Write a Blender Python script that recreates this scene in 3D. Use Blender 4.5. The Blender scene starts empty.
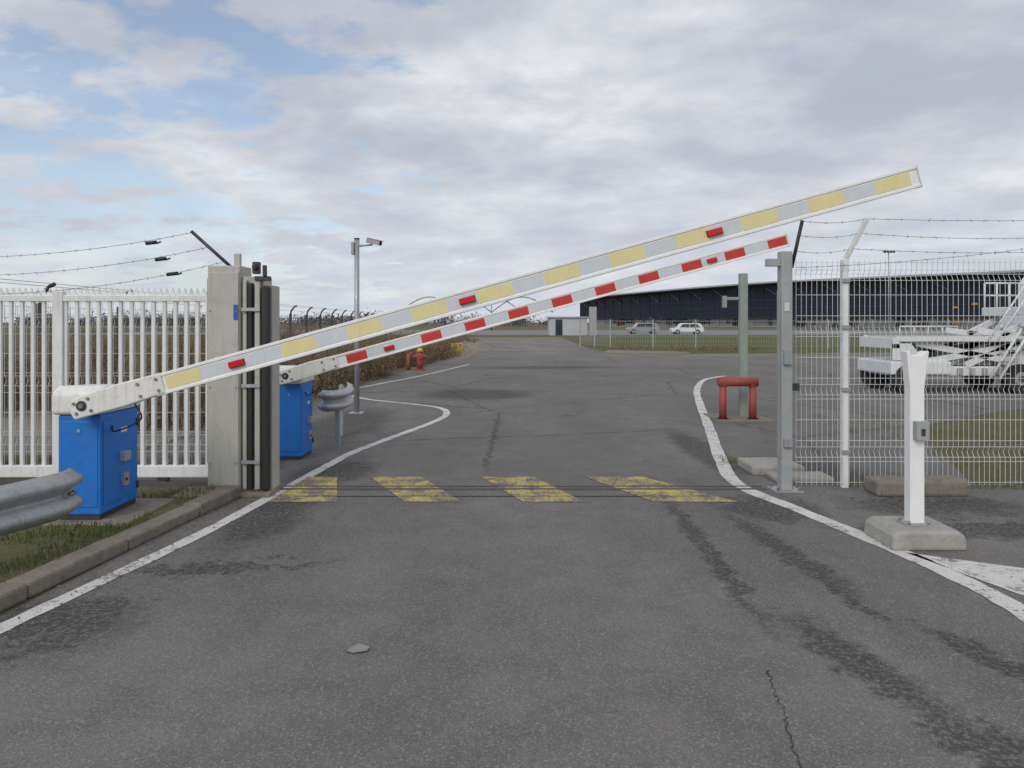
import bpy, math, random, bmesh
from mathutils import Vector, Matrix
random.seed(7)
R=random.random
def U(a,b): return a+(b-a)*random.random()
sc=bpy.context.scene

# ---------------------------------------------------------------- materials
def newmat(name):
    m=bpy.data.materials.new(name); m.use_nodes=True
    nt=m.node_tree; b=nt.nodes['Principled BSDF']
    return m,nt,b
def N(nt,t,**kw):
    n=nt.nodes.new(t)
    for k,v in kw.items(): setattr(n,k,v)
    return n
def mixc(nt,fac,a,b,blend='MIX'):
    n=nt.nodes.new('ShaderNodeMix'); n.data_type='RGBA'; n.blend_type=blend
    for i,v in ((0,fac),(6,a),(7,b)):
        if isinstance(v,(int,float)): n.inputs[i].default_value=v
        elif isinstance(v,(tuple,list)): n.inputs[i].default_value=(*v[:3],1)
        else: nt.links.new(v,n.inputs[i])
    return n.outputs[2]
def math_(nt,op,a,b=0.0,clamp=False):
    n=nt.nodes.new('ShaderNodeMath'); n.operation=op; n.use_clamp=clamp
    for i,v in ((0,a),(1,b)):
        if isinstance(v,(int,float)): n.inputs[i].default_value=v
        else: nt.links.new(v,n.inputs[i])
    return n.outputs[0]
def noise(nt,vec,scale,detail=4,rough=.6,dist=0):
    n=nt.nodes.new('ShaderNodeTexNoise'); n.inputs['Scale'].default_value=scale
    n.inputs['Detail'].default_value=detail; n.inputs['Roughness'].default_value=rough
    n.inputs['Distortion'].default_value=dist
    if vec is not None: nt.links.new(vec,n.inputs['Vector'])
    return n.outputs[0]
def mrange(nt,v,a,b,c=0,d=1):
    n=nt.nodes.new('ShaderNodeMapRange'); nt.links.new(v,n.inputs[0])
    n.inputs[1].default_value=a;n.inputs[2].default_value=b;n.inputs[3].default_value=c;n.inputs[4].default_value=d
    return n.outputs[0]
def pos(nt): return nt.nodes.new('ShaderNodeNewGeometry').outputs['Position']
def mapping(nt,vec,loc=(0,0,0),rot=(0,0,0),scale=(1,1,1),typ='POINT'):
    n=nt.nodes.new('ShaderNodeMapping'); n.vector_type=typ
    n.inputs[1].default_value=loc;n.inputs[2].default_value=rot;n.inputs[3].default_value=scale
    nt.links.new(vec,n.inputs[0]); return n.outputs[0]
def mul(c,k): return tuple(min(1,x*k) for x in c)
def mat(name,col,rough=.5,metal=0,var=.12,scale=5,dirt=.25,dirtcol=(.12,.10,.08),streak=True,bump=.0,bscale=60,spec=.5):
    m,nt,b=newmat(name); p=pos(nt)
    c=mixc(nt,noise(nt,p,scale,3),mul(col,1-var),mul(col,1+var))
    if dirt>0:
        d=mrange(nt,noise(nt,p,scale*2.3,5,.7),.5,.78,0,dirt)
        if streak:
            s=mrange(nt,noise(nt,mapping(nt,p,scale=(28,28,1.6)),1,2),.5,.8,0,dirt)
            d=math_(nt,'MAXIMUM',d,s)
        c=mixc(nt,d,c,dirtcol)
    nt.links.new(c,b.inputs['Base Color'])
    b.inputs['Metallic'].default_value=metal
    b.inputs['Specular IOR Level'].default_value=spec
    r=mrange(nt,noise(nt,p,scale*4,2),.3,.7,max(0,rough-.1),min(1,rough+.12))
    nt.links.new(r,b.inputs['Roughness'])
    if bump>0:
        bn=N(nt,'ShaderNodeBump'); bn.inputs['Strength'].default_value=bump; bn.inputs['Distance'].default_value=.01
        nt.links.new(noise(nt,p,bscale,4,.7),bn.inputs['Height']); nt.links.new(bn.outputs[0],b.inputs['Normal'])
    return m

def asphalt():
    m,nt,b=newmat('asphalt'); p=pos(nt)
    fine=noise(nt,p,170,2,.65); vor=N(nt,'ShaderNodeTexVoronoi'); vor.inputs['Scale'].default_value=120; nt.links.new(p,vor.inputs['Vector'])
    med=noise(nt,p,2.6,5,.65); big=noise(nt,mapping(nt,p,scale=(1.3,.5,1)),.5,4,.6)
    c=mixc(nt,mrange(nt,big,.35,.65),(.148,.139,.131),(.215,.202,.188))
    c=mixc(nt,mrange(nt,med,.38,.66,0,.6),c,(.126,.121,.117))
    bw=N(nt,'ShaderNodeRGBToBW'); nt.links.new(vor.outputs['Color'],bw.inputs[0])
    c=mixc(nt,mrange(nt,bw.outputs[0],.62,.88,0,.62),c,(.33,.31,.285))
    c=mixc(nt,mrange(nt,fine,.50,.70,0,.72),c,(.05,.048,.046))
    st=[(-2.1,4.95,.42,.13,.12),(-1.7,5.05,.5,.07,.1),(-2.45,4.1,.42,.38,0),(-2.0,6.3,.30,.8,.0),(1.36,5.5,.075,1.4,-.02),(1.90,5.4,.10,.9,.12),
        (1.62,3.6,.13,.62,.22),(1.95,4.4,.05,.4,.1),(2.2,6.6,.42,.40,0),(2.35,9.6,.22,1.6,0),(-.8,17,1.1,1.2,.2),(3.5,5.9,.9,.25,0),(-1.9,8.2,.40,.6,0),
        (-2.6,12,.6,2.0,0),(1.0,27,2.6,.9,.1),(3.2,8.2,.6,.6,0),(3.7,6.7,.7,.35,0),(2.3,3.6,.10,.45,.3),(1.8,2.9,.16,.2,0)]
    dn=N(nt,'ShaderNodeTexNoise'); dn.inputs['Scale'].default_value=4.2; dn.inputs['Detail'].default_value=6; dn.inputs['Roughness'].default_value=.78
    nt.links.new(p,dn.inputs['Vector'])
    sub=N(nt,'ShaderNodeVectorMath',operation='SUBTRACT'); nt.links.new(dn.outputs['Color'],sub.inputs[0]); sub.inputs[1].default_value=(.5,.5,.5)
    scl=N(nt,'ShaderNodeVectorMath',operation='MULTIPLY'); nt.links.new(sub.outputs[0],scl.inputs[0]); scl.inputs[1].default_value=(.45,1.3,0)
    add=N(nt,'ShaderNodeVectorMath',operation='ADD'); nt.links.new(p,add.inputs[0]); nt.links.new(scl.outputs[0],add.inputs[1])
    mask=None
    for x,y,rx,ry,ro in st:
        v=mapping(nt,add.outputs[0],(x,y,0),(0,0,ro),(rx,ry,1),'TEXTURE')
        ln=N(nt,'ShaderNodeVectorMath',operation='LENGTH'); nt.links.new(v,ln.inputs[0])
        k=mrange(nt,ln.outputs['Value'],.75,1.3,1,0)
        mask=k if mask is None else math_(nt,'MAXIMUM',mask,k)
    brk=mrange(nt,noise(nt,p,30,4,.82),.42,.52,.2,1)
    mask=math_(nt,'MULTIPLY',mask,brk)
    general=mrange(nt,noise(nt,mapping(nt,p,scale=(1,.45,1)),.9,6,.75),.60,.65,0,.45)
    general=math_(nt,'MULTIPLY',general,brk)
    mask=math_(nt,'MAXIMUM',mask,general)
    c=mixc(nt,math_(nt,'MULTIPLY',mask,.72),c,(.036,.034,.034))
    v2=N(nt,'ShaderNodeTexVoronoi',feature='DISTANCE_TO_EDGE'); v2.inputs['Scale'].default_value=.22
    dd=N(nt,'ShaderNodeVectorMath',operation='ADD'); nt.links.new(scl.outputs[0],dd.inputs[0]); nt.links.new(p,dd.inputs[1])
    nt.links.new(dd.outputs[0],v2.inputs['Vector'])
    ck=mrange(nt,v2.outputs[0],.0015,.006,1,0)
    sep=N(nt,'ShaderNodeSeparateXYZ'); nt.links.new(p,sep.inputs[0])
    far=mrange(nt,sep.outputs[1],8,9)
    ck=math_(nt,'MULTIPLY',ck,far)
    c=mixc(nt,math_(nt,'MULTIPLY',ck,.7),c,(.035,.035,.035))
    # sandy dust gathering beyond the gate
    dust=math_(nt,'MULTIPLY',mrange(nt,sep.outputs[1],24,46,0,.7),mrange(nt,noise(nt,p,.35,5,.7),.42,.6))
    c=mixc(nt,dust,c,(.30,.26,.21))
    nt.links.new(c,b.inputs['Base Color'])
    b.inputs['Roughness'].default_value=.9
    b.inputs['Specular IOR Level'].default_value=.2
    bn=N(nt,'ShaderNodeBump'); bn.inputs['Strength'].default_value=.45; bn.inputs['Distance'].default_value=.005
    nt.links.new(math_(nt,'ADD',vor.outputs[0],fine),bn.inputs['Height']); nt.links.new(bn.outputs[0],b.inputs['Normal'])
    return m
def paint_worn(name,col,wear=.5,under=(.14,.132,.124)):
    m,nt,b=newmat(name); p=pos(nt)
    c=mixc(nt,noise(nt,p,8,4),mul(col,.78),col)
    w=noise(nt,p,34,6,.85); w2=noise(nt,p,4.2,4,.6)
    s=math_(nt,'ADD',math_(nt,'MULTIPLY',w,.6),math_(nt,'MULTIPLY',w2,.4))
    f=mrange(nt,s,.62-.24*wear,.68-.2*wear)
    c=mixc(nt,f,c,under)
    c=mixc(nt,mrange(nt,noise(nt,p,150,2,.65),.5,.70,0,.6),c,mul(under,.5))
    nt.links.new(c,b.inputs['Base Color']); b.inputs['Roughness'].default_value=.85
    bn=N(nt,'ShaderNodeBump'); bn.inputs['Strength'].default_value=.4; bn.inputs['Distance'].default_value=.005
    nt.links.new(noise(nt,p,150,2),bn.inputs['Height']); nt.links.new(bn.outputs[0],b.inputs['Normal'])
    return m
def ground_mat(name,c1,c2,c3):
    m,nt,b=newmat(name); p=pos(nt)
    c=mixc(nt,mrange(nt,noise(nt,p,.5,6,.65),.35,.65),c1,c2)
    c=mixc(nt,mrange(nt,noise(nt,p,14,5,.7),.42,.7),c,c3)
    c=mixc(nt,mrange(nt,noise(nt,p,70,3,.7),.5,.75,0,.6),c,mul(c1,.4))
    nt.links.new(c,b.inputs['Base Color']); b.inputs['Roughness'].default_value=.95; b.inputs['Specular IOR Level'].default_value=.1
    bn=N(nt,'ShaderNodeBump'); bn.inputs['Strength'].default_value=.8; bn.inputs['Distance'].default_value=.03
    nt.links.new(noise(nt,p,35,4,.7),bn.inputs['Height']); nt.links.new(bn.outputs[0],b.inputs['Normal'])
    return m
def leafmat(name,c1,c2,c3,scale=3):
    m,nt,b=newmat(name); p=pos(nt)
    c=mixc(nt,mrange(nt,noise(nt,p,scale,3),.35,.65),c1,c2)
    c=mixc(nt,mrange(nt,noise(nt,p,scale*9,2),.5,.62),c,c3)
    nt.links.new(c,b.inputs['Base Color']); b.inputs['Roughness'].default_value=.8; b.inputs['Specular IOR Level'].default_value=.2
    return m

M={}
M['asphalt']=asphalt()
M['white_line']=paint_worn('white_line_paint',(.74,.72,.68),.42)
M['yellow_line']=paint_worn('yellow_line_paint',(.68,.52,.15),.72)
M['tar']=mat('tar_joint',(.045,.043,.042),.85,var=.3,scale=20,dirt=.3,streak=False,bump=.3)
M['railsteel']=mat('rail_steel',(.12,.11,.10),.6,.4,var=.3,scale=15,dirt=.5)
M['concrete']=mat('concrete',(.36,.345,.31),.9,var=.25,scale=6,dirt=.5,dirtcol=(.12,.115,.08),streak=False,bump=.6,spec=.2)
M['kerb']=mat('kerb_concrete',(.24,.21,.17),.92,var=.35,scale=7,dirt=.7,dirtcol=(.07,.065,.04),streak=False,bump=.8,spec=.2)
M['white']=mat('white_enamel',(.82,.82,.81),.4,var=.03,scale=3,dirt=.14,dirtcol=(.3,.29,.26))
M['whitefence']=mat('white_fence_paint',(.76,.77,.76),.55,var=.06,scale=3,dirt=.35,dirtcol=(.3,.3,.24))
M['whitecap']=mat('white_cap_plastic',(.76,.75,.71),.5,var=.06,scale=6,dirt=.4,dirtcol=(.25,.23,.18))
M['reflwhite']=mat('reflective_grey_white',(.60,.64,.67),.35,var=.05,scale=9,dirt=.14,dirtcol=(.3,.3,.28))
M['reflyellow']=mat('reflective_yellow',(.74,.66,.34),.4,var=.07,scale=9,dirt=.16,dirtcol=(.35,.32,.18))
M['reflred']=mat('reflective_red',(.56,.04,.035),.4,var=.12,scale=9,dirt=.15)
M['blue']=mat('blue_enamel',(.012,.17,.60),.42,var=.16,scale=4,dirt=.28,dirtcol=(.08,.13,.22))
M['beige']=mat('beige_grey_paint',(.45,.44,.39),.55,var=.08,scale=3,dirt=.35,dirtcol=(.18,.17,.12))
M['galv']=mat('galvanised_steel',(.40,.42,.43),.5,.5,var=.16,scale=8,dirt=.3)
M['greypaint']=mat('grey_paint',(.36,.38,.38),.5,.1,var=.1,scale=5,dirt=.3)
M['greengrey']=mat('green_grey_paint',(.27,.31,.27),.6,var=.1,scale=5,dirt=.3)
M['black']=mat('black_rubber',(.018,.017,.017),.6,var=.3,scale=9,dirt=.25,dirtcol=(.1,.09,.08))
M['dark']=mat('dark_steel',(.05,.05,.052),.5,.2,var=.2,scale=6,dirt=.2)
M['bolt']=mat('bolt_steel',(.3,.29,.27),.45,.8,var=.2,scale=20,dirt=.3)
M['redpaint']=mat('red_oxide_paint',(.33,.06,.04),.6,var=.2,scale=7,dirt=.5)
M['wire']=mat('white_wire',(.66,.67,.66),.5,.1,var=.08,scale=3,dirt=.1,streak=False)
M['barb']=mat('barbed_wire_steel',(.10,.10,.11),.6,.5,var=.2,scale=9,dirt=.2,streak=False)
M['orangedark']=mat('yellow_plastic',(.62,.42,.03),.5)
M['ground']=ground_mat('soil_and_dry_grass',(.15,.135,.075),(.20,.165,.11),(.11,.11,.05))
M['grass']=ground_mat('green_grass',(.115,.135,.05),(.165,.155,.075),(.085,.105,.03))
M['drygrass']=ground_mat('dry_verge_grass',(.15,.135,.08),(.11,.12,.05),(.20,.165,.12))
M['gravel']=ground_mat('gravel',(.27,.235,.19),(.21,.18,.14),(.33,.30,.25))
M['apron']=ground_mat('apron_concrete',(.26,.255,.245),(.22,.215,.21),(.28,.275,.27))
M['blade']=leafmat('grass_blades',(.07,.12,.025),(.12,.15,.04),(.22,.18,.09),4)
M['twig']=leafmat('bare_twigs',(.19,.135,.09),(.27,.20,.14),(.10,.08,.06),2)
M['leaf']=leafmat('dry_leaves',(.18,.13,.07),(.26,.19,.11),(.11,.10,.045),2)
M['farleaf']=leafmat('distant_foliage',(.13,.135,.13),(.17,.17,.16),(.11,.12,.12),.1)
M['glass']=mat('dark_facade_glass',(.014,.02,.036),.35,0,var=.3,scale=.05,dirt=0,spec=.3)
M['mullion']=mat('facade_mullion',(.035,.043,.065),.5,.1,var=.1,scale=.1,dirt=0)
M['roof']=mat('pale_metal_roof',(.36,.39,.43),.45,.1,var=.08,scale=.05,dirt=0)
M['farwhite']=mat('pale_cladding',(.46,.48,.50),.6,var=.08,scale=.3,dirt=.25)
M['truckwhite']=mat('vehicle_white_paint',(.72,.73,.73),.35,var=.06,scale=2,dirt=.35,dirtcol=(.25,.24,.22))
M['carsilver']=mat('vehicle_silver_paint',(.35,.36,.38),.3,.4,dirt=.1)
M['tyre']=mat('tyre_rubber',(.025,.025,.025),.8,var=.2,dirt=.4)
M['window']=mat('vehicle_glass',(.03,.04,.05),.08,dirt=0)
mm,nt,b=newmat('red_lens'); b.inputs['Base Color'].default_value=(.6,.01,.012,1); b.inputs['Roughness'].default_value=.2
M['lens']=mm
mm,nt,b=newmat('orange_light_panel'); b.inputs['Base Color'].default_value=(.6,.22,.03,1); M['orange']=mm
M['sticker']=mat('blue_sticker',(.02,.08,.45),.4,dirt=.1)
M['label']=mat('pale_label',(.6,.6,.55),.5,dirt=.2)
M['scrap']=mat('grey_scrap',(.26,.25,.23),.8,dirt=.3)

# ---------------------------------------------------------------- mesh builder
class MB:
    def __init__(s): s.v=[];s.f=[];s.m=[];s.sm=[];s.ms=[]
    def mi(s,m):
        if m not in s.ms: s.ms.append(m)
        return s.ms.index(m)
    def face(s,idx,m,sm=False): s.f.append(tuple(idx)); s.m.append(s.mi(m)); s.sm.append(sm)
    def quad(s,pts,m):
        b=len(s.v); s.v+= [tuple(p) for p in pts]; s.face(range(b,b+len(pts)),m)
    def obox(s,o,u,w,n,ur,wr,nr,m):
        b=len(s.v)
        for c in nr:
            for (a,d) in ((ur[0],wr[0]),(ur[1],wr[0]),(ur[1],wr[1]),(ur[0],wr[1])):
                s.v.append(tuple(Vector(o)+Vector(u)*a+Vector(w)*d+Vector(n)*c))
        for q in ((3,2,1,0),(4,5,6,7),(0,1,5,4),(1,2,6,5),(2,3,7,6),(3,0,4,7)): s.face([b+i for i in q],m)
    def box(s,x0,x1,y0,y1,z0,z1,m): s.obox((0,0,0),(1,0,0),(0,1,0),(0,0,1),(x0,x1),(y0,y1),(z0,z1),m)
    def tube(s,p,q,r,m,seg=8,r2=None,caps=True):
        p=Vector(p);q=Vector(q);d=(q-p)
        if d.length<1e-6:return
        d.normalize(); a=Vector((0,0,1)) if abs(d.z)<.9 else Vector((1,0,0))
        u=d.cross(a).normalized(); w=d.cross(u); r2=r if r2 is None else r2
        b=len(s.v)
        for c,rr in ((p,r),(q,r2)):
            for i in range(seg):
                t=2*math.pi*i/seg+math.pi/seg; s.v.append(tuple(c+u*math.cos(t)*rr+w*math.sin(t)*rr))
        for i in range(seg):
            j=(i+1)%seg; s.face((b+j,b+i,b+seg+i,b+seg+j),m,seg>5)
        if caps:
            s.face([b+i for i in range(seg)],m); s.face([b+seg+i for i in reversed(range(seg))],m)
    def path(s,pts,r,m,seg=8):
        for a,c in zip(pts[:-1],pts[1:]): s.tube(a,c,r,m,seg)
    def prism(s,pts,y0,y1,m,axis='y'):
        b=len(s.v);n=len(pts)
        for y in (y0,y1):
            for (x,z) in pts: s.v.append((x,y,z) if axis=='y' else (y,x,z))
        s.face([b+i for i in range(n)],m); s.face([b+n+i for i in reversed(range(n))],m)
        for i in range(n):
            j=(i+1)%n; s.face((b+j,b+i,b+n+i,b+n+j),m)
    def build(s,name,parent=None,bevel=0,segs=2):
        me=bpy.data.meshes.new(name); me.from_pydata(s.v,[],s.f)
        for k in s.ms: me.materials.append(M[k])
        for p,mi,sm in zip(me.polygons,s.m,s.sm): p.material_index=mi; p.use_smooth=sm
        me.update(); ob=bpy.data.objects.new(name,me); sc.collection.objects.link(ob)
        if parent: ob.parent=parent
        bm=bmesh.new(); bm.from_mesh(me); bmesh.ops.recalc_face_normals(bm,faces=bm.faces); bm.to_mesh(me); bm.free()
        if bevel>0:
            md=ob.modifiers.new('bev','BEVEL'); md.width=bevel; md.segments=segs; md.limit_method='ANGLE'; md.angle_limit=.7
        return ob
def empty(name):
    e=bpy.data.objects.new(name,None); sc.collection.objects.link(e); return e
def catmull(pts,n=10):
    P=[Vector(p) for p in pts]; P=[P[0]*2-P[1]]+P+[P[-1]*2-P[-2]]; out=[]
    for i in range(1,len(P)-2):
        for k in range(n):
            t=k/n;a,b,c,d=P[i-1],P[i],P[i+1],P[i+2]
            out.append(.5*((2*b)+(c-a)*t+(2*a-5*b+4*c-d)*t*t+(3*b-a-3*c+d)*t**3))
    out.append(P[-2]); return out
def ribbon(mb,pts,w,z,m,jit=0):
    n=len(pts); L=[]
    for i,p in enumerate(pts):
        a=pts[max(0,i-1)];c=pts[min(n-1,i+1)]; d=Vector((c[0]-a[0],c[1]-a[1])).normalized(); nn=Vector((-d.y,d.x))
        hw=w/2*(1+U(-jit,jit)); L.append(((p[0]+nn.x*hw,p[1]+nn.y*hw,z),(p[0]-nn.x*hw,p[1]-nn.y*hw,z)))
    b=len(mb.v)
    for l,r in L: mb.v+=[l,r]
    for i in range(n-1): mb.face((b+2*i,b+2*i+1,b+2*i+3,b+2*i+2),m)

# ---------------------------------------------------------------- ground
mb=MB(); S=2500
mb.quad([(-S,-S,0),(S,-S,0),(S,S,0),(-S,S,0)],'ground'); mb.build('ground')
def sheet(name,pts,z,m,parent=None):
    mb=MB(); mb.quad([(x,y,z) for x,y in pts],m); return mb.build(name,parent)
road=sheet('road',[(-3.6,-6),(-2.72,4.9),(-2.5,7.2),(-4.6,7.25),(-4.6,9),(-4.0,16),(-3.4,26),(-1.9,34),(-1.4,53),(-6,80),(5,80),(4.6,45),(5.2,38),(14,39),(90,58),(90,30),(30,15),(9,14),(6,11.5),(4.6,7.75),(40,7.75),(40,-6)],.004,'asphalt')
sheet('grass',[(5.4,39),(14,40),(88,59),(110,90),(14,90),(4.9,60)],.004,'grass')
sheet('apron',[(-60,95),(400,95),(400,150),(-60,150)],.006,'apron')
sheet('gravel_path',[(-14,9.2),(-4.7,9.2),(-4.3,15),(-14,13)],.004,'gravel')
sheet('gravel_path',[(-3.3,26.5),(-1.95,34),(-1.5,52),(-4.2,50),(-6,30)],.004,'gravel')
sheet('gravel_path',[(4.75,40.5),(5.3,38.6),(9,38.9),(9.5,41.5),(5.5,44)],.008,'gravel')
# dirt mound
mb=MB(); b0=0; nx,ny=22,14
for j in range(ny):
    for i in range(nx):
        x=-4.2+i*3.4/(nx-1); y=42+j*7/(ny-1); a=1-((x+2.5)/1.7)**2-((y-45.5)/3.5)**2
        mb.v.append((x,y,max(-.05,.34*a*(1+.35*math.sin(x*5+y*2)+.25*math.sin(x*9-y*4))) if a>0 else -.05))
for j in range(ny-1):
    for i in range(nx-1): k=j*nx+i; mb.face((k,k+1,k+nx+1,k+nx),'gravel',True)
mb.build('gravel_mound')

mk=empty('road_markings')
Lpts=[(-3.0,1.5),(-2.83,3.0),(-2.66,4.0),(-2.36,5.65),(-2.22,6.84),(-2.04,8.6),(-1.93,9.48),(-1.59,10.9),(-1.29,12.1),(-1.13,13.2),(-1.3,14.2),(-1.87,14.9),(-2.9,15.8),(-3.5,16.7)]
Rpts=[(2.3,1.5),(2.62,3.0),(2.8,4.2),(2.77,4.87),(2.63,5.65),(2.43,6.55),(2.22,7.56),(2.42,8.93),(2.93,11.4),(3.62,14.8),(4.35,18.1),(5.3,21.2),(6.3,22.8)]
mb=MB()
ribbon(mb,catmull(Lpts),.115,.008,'white_line',.09); ribbon(mb,catmull(Rpts),.145,.008,'white_line',.09)
ribbon(mb,catmull([(-3.95,17.6),(-3.4,19.9),(-2.63,23.2),(-1.6,29)]),.10,.008,'white_line',.04)
ribbon(mb,catmull([(5.0,37.3),(8,37.6),(14,38.5)]),.12,.008,'white_line')
mb.quad([(2.72,5.32,.008),(2.97,4.5,.008),(4.6,3.3,.008),(5.2,3.9,.008)],'white_line')
mb.build('white_lines',mk)
mb=MB()
for (a,b_,c,d) in ((-2.16,-1.55,-1.80,-2.10),(-.95,-.45,-.93,-1.46),(.10,.64,.23,-.32),(1.26,2.0,1.35,.75)):
    mb.quad([(a,6.82,.0085),(b_,6.82,.0085),(c,7.92,.0085),(d,7.92,.0085)],'yellow_line')
mb.build('yellow_hatching',mk)
mb=MB()
mb.box(-2.2,2.42,7.31,7.335,0,.014,'railsteel'); mb.box(-2.2,2.42,7.45,7.475,0,.014,'railsteel')
mb.quad([(-2.2,7.337,.0105),(2.42,7.337,.0105),(2.42,7.37,.0105),(-2.2,7.37,.0105)],'tar')
mb.box(-2.0,1.8,7.03,7.042,0,.011,'tar')
mb.build('gate_track')
mb=MB()
def crack(pts,w):
    P=catmull(pts,9); P=[Vector((p[0]+U(-.012,.012),p[1]+U(-.01,.01))) for p in P]; ribbon(mb,P,w,.0075,'tar',.7)
crack([(1.17,3.52),(1.13,3.3),(1.12,3.17),(1.07,2.95),(1.04,2.76),(1.06,2.4),(1.0,1.9)],.006)
crack([(-1.9,10.2),(-.6,10.6),(.7,10.9),(2.4,11.4)],.014)
crack([(-1.5,20),(-.2,20.4),(1.4,20.3),(3.6,21)],.03)
mb.build('cracks',road)

# kerb & verge
mb=MB()
k0=Vector((-3.12,1.6)); k1=Vector((-2.47,7.05)); kd=(k1-k0); kl=kd.length; kd.normalize(); kn=Vector((-kd.y,kd.x))
n=int(kl/.95)
for i in range(n+1):
    a=k0+kd*(i*.95+.006); e=min((i+1)*.95-.006,kl); ln=e-i*.95-.006
    if ln<=.05: continue
    dz=U(-.008,.008); dx=U(-.006,.006)
    mb.obox((a.x+dx,a.y,0),(kd.x,kd.y,0),(kn.x,kn.y,0),(0,0,1),(0,ln),(0,.17),(0,.10+dz),'kerb')
mb.build('kerb',bevel=.02)
vx=k0+kn*.165; vy=k1+kn*.165
sheet('grass',[(vx.x,vx.y),(vy.x,vy.y),(-12,7.1),(-12,1.6)],.085,'drygrass')
mb=MB(); mb.box(-3.5,-2.86,5.72,6.55,.05,.105,'kerb'); mb.box(-2.95,-2.62,6.62,7.05,.05,.10,'kerb')
mb.build('concrete_slab',bevel=.015)

def blades(name,regions):
    mb=MB()
    for (x0,x1,y0,y1,z,n,h,excl) in regions:
        for i in range(n):
            x=U(x0,x1);y=U(y0,y1)
            if math.sin(x*5+y*3)+math.sin(y*7-x*4)+U(-1.3,1.3)<-.3: continue
            if excl and excl(x,y): continue
            a=U(0,6.28);l=h*U(.4,1.2);w=U(.003,.006);lean=U(0,.6)*l;b=U(0,6.28)
            dx,dy=math.cos(a)*w,math.sin(a)*w; lx,ly=math.cos(b)*lean,math.sin(b)*lean
            k=len(mb.v); mb.v+=[(x-dx,y-dy,z),(x+dx,y+dy,z),(x+lx*.5+dx*.6,y+ly*.5+dy*.6,z+l*.65),(x+lx,y+ly,z+l*.9)]
            mb.face((k,k+1,k+2),'blade'); mb.face((k,k+2,k+3),'blade')
    return mb.build(name)
ex=lambda x,y: (x> k0.x+(y-k0.y)*(k1.x-k0.x)/(k1.y-k0.y)-.17+U(-.03,.04)) or (-3.5<x<-2.86 and 5.7<y<6.56)
blades('grass_tufts',[(-4.6,-2.6,2.6,7.05,.085,18000,.06,ex),(-7,-4.4,5,7.1,.085,5000,.06,None),
  (3.2,7.5,7.32,7.7,.0,1400,.08,None),(4.9,9,7.9,13,.0,4500,.07,None),(-6,-2.9,7.9,9,.0,2500,.07,None),(2.4,3.3,8.65,9,.004,250,.06,None)])
mb=MB()
def litter(cx,cy,sx,sy,n,smin,smax,m,z=.012):
    for i in range(n):
        x=random.gauss(cx,sx);y=random.gauss(cy,sy);s=U(smin,smax);a=U(0,6.28)
        pts=[]
        for k in range(6):
            t=a+k*math.pi/3; rr=s*U(.5,1)*(1.0 if k%3==0 else .6); pts.append((x+math.cos(t)*rr,y+math.sin(t)*rr,z+U(0,.012)))
        mb.quad(pts,m)
litter(-2.5,5,.10,1.3,160,.008,.02,'leaf');litter(2.9,7,.3,.5,80,.008,.02,'leaf');litter(0,6,2,3,40,.006,.012,'leaf')
litter(-2.5,6.8,.15,.3,80,.008,.02,'leaf');litter(2.6,9,.2,2,60,.008,.02,'leaf');litter(3.6,6.9,.4,.1,80,.008,.018,'leaf')
litter(-2.6,4.2,.3,.8,50,.008,.018,'leaf')
mb.build('fallen_leaves')
mb=MB()
mb.quad([(-.80,3.72,.012),(-.765,3.70,.010),(-.70,3.715,.014),(-.695,3.765,.011),(-.74,3.79,.016),(-.79,3.765,.010)],'scrap')
mb.quad([(-.79,3.765,.0105),(-.74,3.79,.0165),(-.76,3.81,.010)],'scrap')
mb.build('litter_scrap')

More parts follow.
